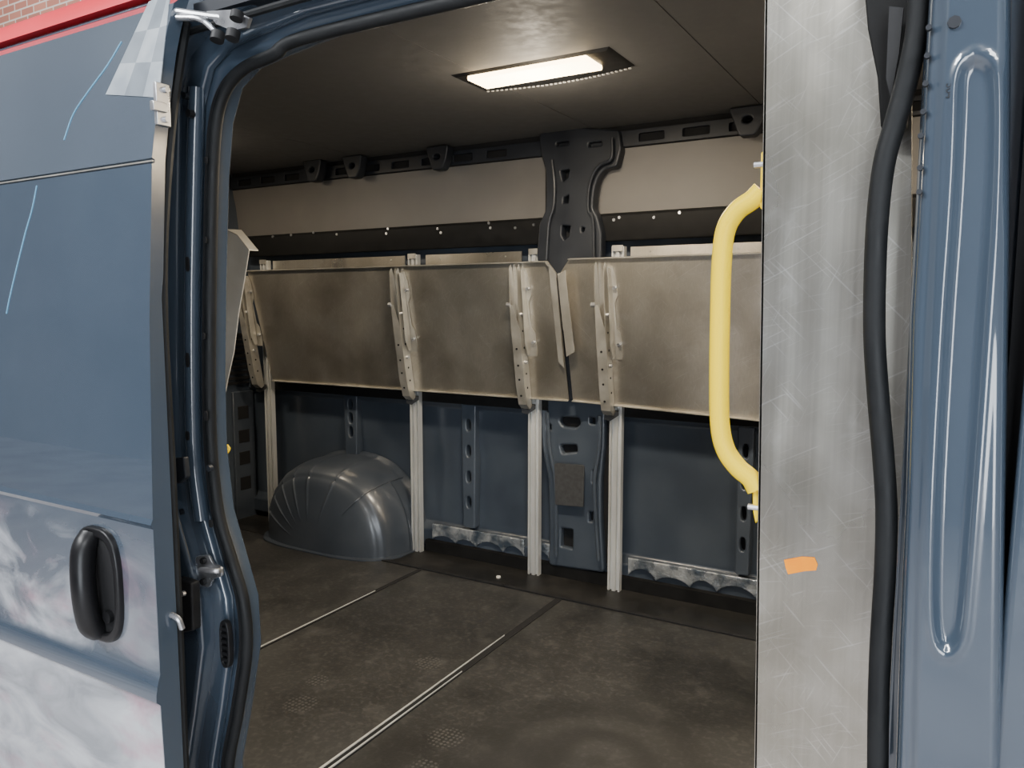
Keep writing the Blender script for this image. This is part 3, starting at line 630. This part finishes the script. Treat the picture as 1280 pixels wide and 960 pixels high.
YF=1.35
fl=[(225,300),(283,288),(297,295),(311,313),(306,345),(298,392),(292,440),(284,476),(279,505),(225,560)]
mf=mk("metal_flap", plate_me(XZ(fl,YF),[],YF,.003,.0005), M_white, label="pale bent sheet metal shelf end inside the doorway", cat="metal sheet")
mk("top_fold", prism_me(([on_y(x,y,YF) for x,y in [(283,288),(297,295),(311,313)]]+[on_y(311,313,YF)+Vector((0,.03,0)),on_y(290,290,YF)+Vector((0,.03,.005))],(0,0,.003))), M_brk, mf)
mk("wall_arm", box_me(((-1.84,1.0,1.05),(-1.80,1.36,1.30))), M_white, mf)

# ================================================================== LOWER WALL DETAILS
def rib(px0,px1,py0,z0,slots):
    Y=2.905; x0=on_y(px0,py0,Y).x; x1=on_y(px1,py0,Y).x; z1=.715
    w=x1-x0; hs=[]
    for s in slots: hs.append(oval((x0+x1)/2,s,w*.16,.028,14,2.6))
    o=[(x0,z1),(x1,z1),(x1-w*.1,z0),(x0+w*.1,z0)]
    r=mk("wall_rib", plate_me(rnd(o,.01),hs,2.90,.05,.006), M_paint_in, van)
    mk("rib_slot", box_me((((x0+x1)/2-w*.2,2.93,z0+.02),((x0+x1)/2+w*.2,2.935,z1-.02))), M_hole, r)
rib(430,447,510,.40,[.60,.53,.67])
rib(577,595,515,.14,[.62,.50,.38,.26])
rib(922,944,540,.14,[.62,.50,.38,.26])
mk("baseboard_back", box_me(((-2.15,2.872,.0),(-.02,2.9,.055))), M_railblk, kind="structure", label="black base strip along the wall foot", cat="baseboard")
def scallop(x0,x1):
    z0,z1=.060,.135; n=max(1,int((x1-x0)/.12)); pts=[(x0,z1),(x1,z1)]
    cuts=[x1]+[x1-(x1-x0)*(i+random.uniform(-.25,.25))/n for i in range(1,n)]+[x0]
    bot=[]
    for a0,a1 in zip(cuts,cuts[1:]):
        w=a0-a1; h=random.uniform(.022,.042)
        for k in range(9):
            t=k/8; bot.append((a0-w*t, z0+h*max(0,math.sin(math.pi*t))**.7))
    return plate_me(pts+bot,[],2.886,.012,.004)
for x0,x1 in ((-2.12,-1.62),(-1.60,-1.49),(-1.13,-.10)):
    mk("scalloped_trim", scallop(x0,x1), M_galv, van, label="crumpled shiny scalloped panel edge")
q=on_z(623,722,0.003); mk("floor_plug", cyl_me((q.x,q.y,.006),(0,0,1),.010,.006,12), M_white, label="small pale plastic plug lying on the floor edge", cat="plug")

AE=2.4; AA=.415; AH=.418; ACX=-2.61
ARINGS=[(1.025,2.945),(1.02,2.93),(1.0,2.92),(1.0,2.88),(1.0,2.82),(.994,2.76),(.98,2.715),(.957,2.68),(.93,2.655),(.90,2.636),(.865,2.625),(.845,2.624),(.83,2.618),(.79,2.610),(.73,2.606),(.67,2.602),(.60,2.599),(.54,2.596),(.48,2.594),(.42,2.592),(.36,2.590),(.3,2.589),(.15,2.588),(.02,2.588)]
def arch_pt(s,y,th,off=0):
    c_,s_=math.cos(th),math.sin(th)
    x=ACX+AA*s*math.copysign(abs(c_)**(2/AE),c_); z=AH*s*abs(s_)**(2/AE)
    yy=y
    if s<1: yy+=.085*max(0,c_)**1.5*s**3 + .05*max(0,-c_)**2*s**3 + .035*max(0,z/AH-.4)
    k=1+off
    return Vector((ACX+(x-ACX)*k, yy-off*.6, max(0,z*k)))
def arch():
    N=420; bm=bmesh.new(); R_=[]
    bd=[math.pi*q for q in (.42,.53,.62,.71,.80,.89)]
    for (s,y) in ARINGS:
        row=[]
        for i in range(N+1):
            th=math.pi*i/N; off=0
            if .40<=s<=.84 or s>.86 and s<=1.0:
                for b in bd: off+=math.exp(-((th-b)/.020)**2)
                off*=.008*min(1,max(0,s-.36)/.2)*(1 if s<.85 else .5)
            row.append(bm.verts.new(arch_pt(s,y,th,off)))
        R_.append(row)
    for a_,b_ in zip(R_,R_[1:]):
        for i in range(N): bm.faces.new((a_[i],a_[i+1],b_[i+1],b_[i]))
    bm.faces.new(R_[-1])
    bmesh.ops.remove_doubles(bm, verts=bm.verts, dist=.0003)
    return from_bm(bm)
wa=mk("wheel_arch", arch(), M_arch, van, label="domed blue inner wheel arch with pressed ribs", smooth=60)
bf=rnd([(-3.04,2.95),(-3.04,2.70),(-2.95,2.60),(-2.80,2.568),(-2.44,2.568),(-2.30,2.60),(-2.185,2.70),(-2.185,2.95)],.05)
mk("base_flange", prism_me(([(x,y,.001) for x,y in bf],(0,0,.006))), M_arch, wa)
mk("weld_seam", tube_me([arch_pt(s,y,math.pi*.27)+Vector((.001,-.001,.001)) for s,y in ARINGS[2:17]],.003,8,3), M_arch, wa)

mk("rear_trim", box_me(((-3.385,2.60,.0),(-3.36,2.93,1.78))), M_paint_in, van, bevel=.006)
lv=empty("louvre_vent",(-3.355,2.80,.74),"black louvred air vent in the rear corner","vent")
mk("vent_frame", box_me(((-3.36,2.68,.74),(-3.35,2.93,.755)),((-3.36,2.68,1.0),(-3.35,2.93,1.015)),((-3.36,2.68,.74),(-3.35,2.695,1.015)),((-3.36,2.915,.74),(-3.35,2.93,1.015))), M_black, lv)
for i in range(8): mk("slat", box_me(((-3.36,2.69,.765+i*.03),(-3.348,2.92,.78+i*.03))), M_black, lv)
rp=mk("corner_pillar", box_me(((-3.36,2.78,0),(-3.345,2.92,.70))), M_arch, van, bevel=.004)
for z0 in (.16,.30,.42,.55): mk("pillar_hole", box_me(((-3.347,2.81,z0),(-3.342,2.88,z0+.07))), M_hole, rp, bevel=.002)
q=on_y(278,563,1.25)
mk("hook", tube_me([q+Vector((-.03,-.2,.0)),q+Vector((0,0,.01)),q+Vector((.004,0,-.012)),q+Vector((-.01,0,-.02))],.006,8,5), M_yel, label="small yellow hook beside the doorway", cat="hook")

# ================================================================== CEILING LAMP AND ADDED COPIES
ZC=1.85
fr=[on_z(x,y,ZC) for x,y in [(557,95),(762,58),(792,81),(612,112)]]
xa=(fr[0].x+fr[3].x)/2; xb=(fr[1].x+fr[2].x)/2; ya=(fr[0].y+fr[1].y)/2; yb=(fr[2].y+fr[3].y)/2
def lamp(dx):
    X0,X1=xa+dx,xb+dx; xm=(X0+X1)/2; cy=(ya+yb)/2; h=yb-ya
    cl=empty("ceiling_lamp", (xm,cy,ZC), "rectangular lit dome lamp, dotted dark frame, two unseen copies added", "ceiling lamp", "dome lamps")
    edge=[(X0+(X1-X0)*k/12, yb+.035*math.sin(math.pi*k/12)) for k in range(12,-1,-1)]
    top=[(X0,ya),(X1,ya)]+edge
    low=[(xm+(x-xm)*.95, cy+(y-cy)*.9) for x,y in top]
    bm=bmesh.new()
    VA=[bm.verts.new((x,y,ZC)) for x,y in top]; VB=[bm.verts.new((x,y,ZC-.007)) for x,y in low]
    n=len(top)
    for i in range(n): bm.faces.new((VA[i],VA[(i+1)%n],VB[(i+1)%n],VB[i]))
    bm.faces.new(VB)
    mk("lamp_frame", from_bm(bm), M_black, cl)
    lx0,lx1=X0+(X1-X0)*.10,X0+(X1-X0)*.86; ly0,ly1=ya+h*.06,ya+h*.66
    mk("lamp_lens", box_me(((lx0,ly0,ZC-.020),(lx1,ly1,ZC-.006))), M_lens, cl, bevel=.004)
    dots=[cyl_me((x,y-.002,ZC-.003),(0,0,1),.005,.009,6) for x,y in [(X0+(X1-X0)*k/34, yb+.035*math.sin(math.pi*k/34)) for k in range(1,34)]]
    mk("dotted_edge", join_me(*dots), M_white, cl, kind="stuff")
    return (lx0+lx1)/2,(ly0+ly1)/2,lx1-lx0,ly1-ly0

# ================================================================== LIGHTS
def area(name, loc, tgt, sx, sy, pw, colr):
    l=bpy.data.lights.new(name,'AREA'); l.shape='RECTANGLE'; l.size=sx; l.size_y=sy; l.energy=pw; l.color=colr
    o=bpy.data.objects.new(name,l); COL.objects.link(o); o.location=loc
    o.rotation_euler=(Vector(tgt)-Vector(loc)).to_track_quat('-Z','Y').to_euler(); return o
for dx,pw,pg in ((0.0,27,5.5),(1.12,17,3.5),(-1.76,11,2)):  # first is the real lamp; the other two are unseen, added for fill
    lx,ly,sx,sy=lamp(dx)
    area("dome_light",(lx,ly,ZC-.024),(lx,ly,0),sx,sy,pw,(1,.87,.68))
    pl_=bpy.data.lights.new("dome_glow",'POINT'); pl_.energy=pg; pl_.color=(1,.87,.68); pl_.shadow_soft_size=.05
    po=bpy.data.objects.new("dome_glow",pl_); COL.objects.link(po); po.location=(lx,ly,ZC-.13)
area("workshop_light",(-2.4,-1.6,3.6),(-1.6,.9,.8),3.0,.4,230,(.96,.98,1))
area("workshop_light",(1.6,-1.4,3.5),(.0,.9,.9),2.4,.4,80,(.96,.98,1))
area("workshop_light",(-7.5,2.6,4.6),(-8.5,4.4,4.0),2,.6,70,(1,.95,.9))  # unseen lamp added to brighten the brick wall
w=bpy.data.worlds.new("w"); scene.world=w; w.use_nodes=True
w.node_tree.nodes["Background"].inputs[0].default_value=(.72,.75,.80,1); w.node_tree.nodes["Background"].inputs[1].default_value=.5
for o in bpy.data.objects:
    if "w" in o: del o["w"]
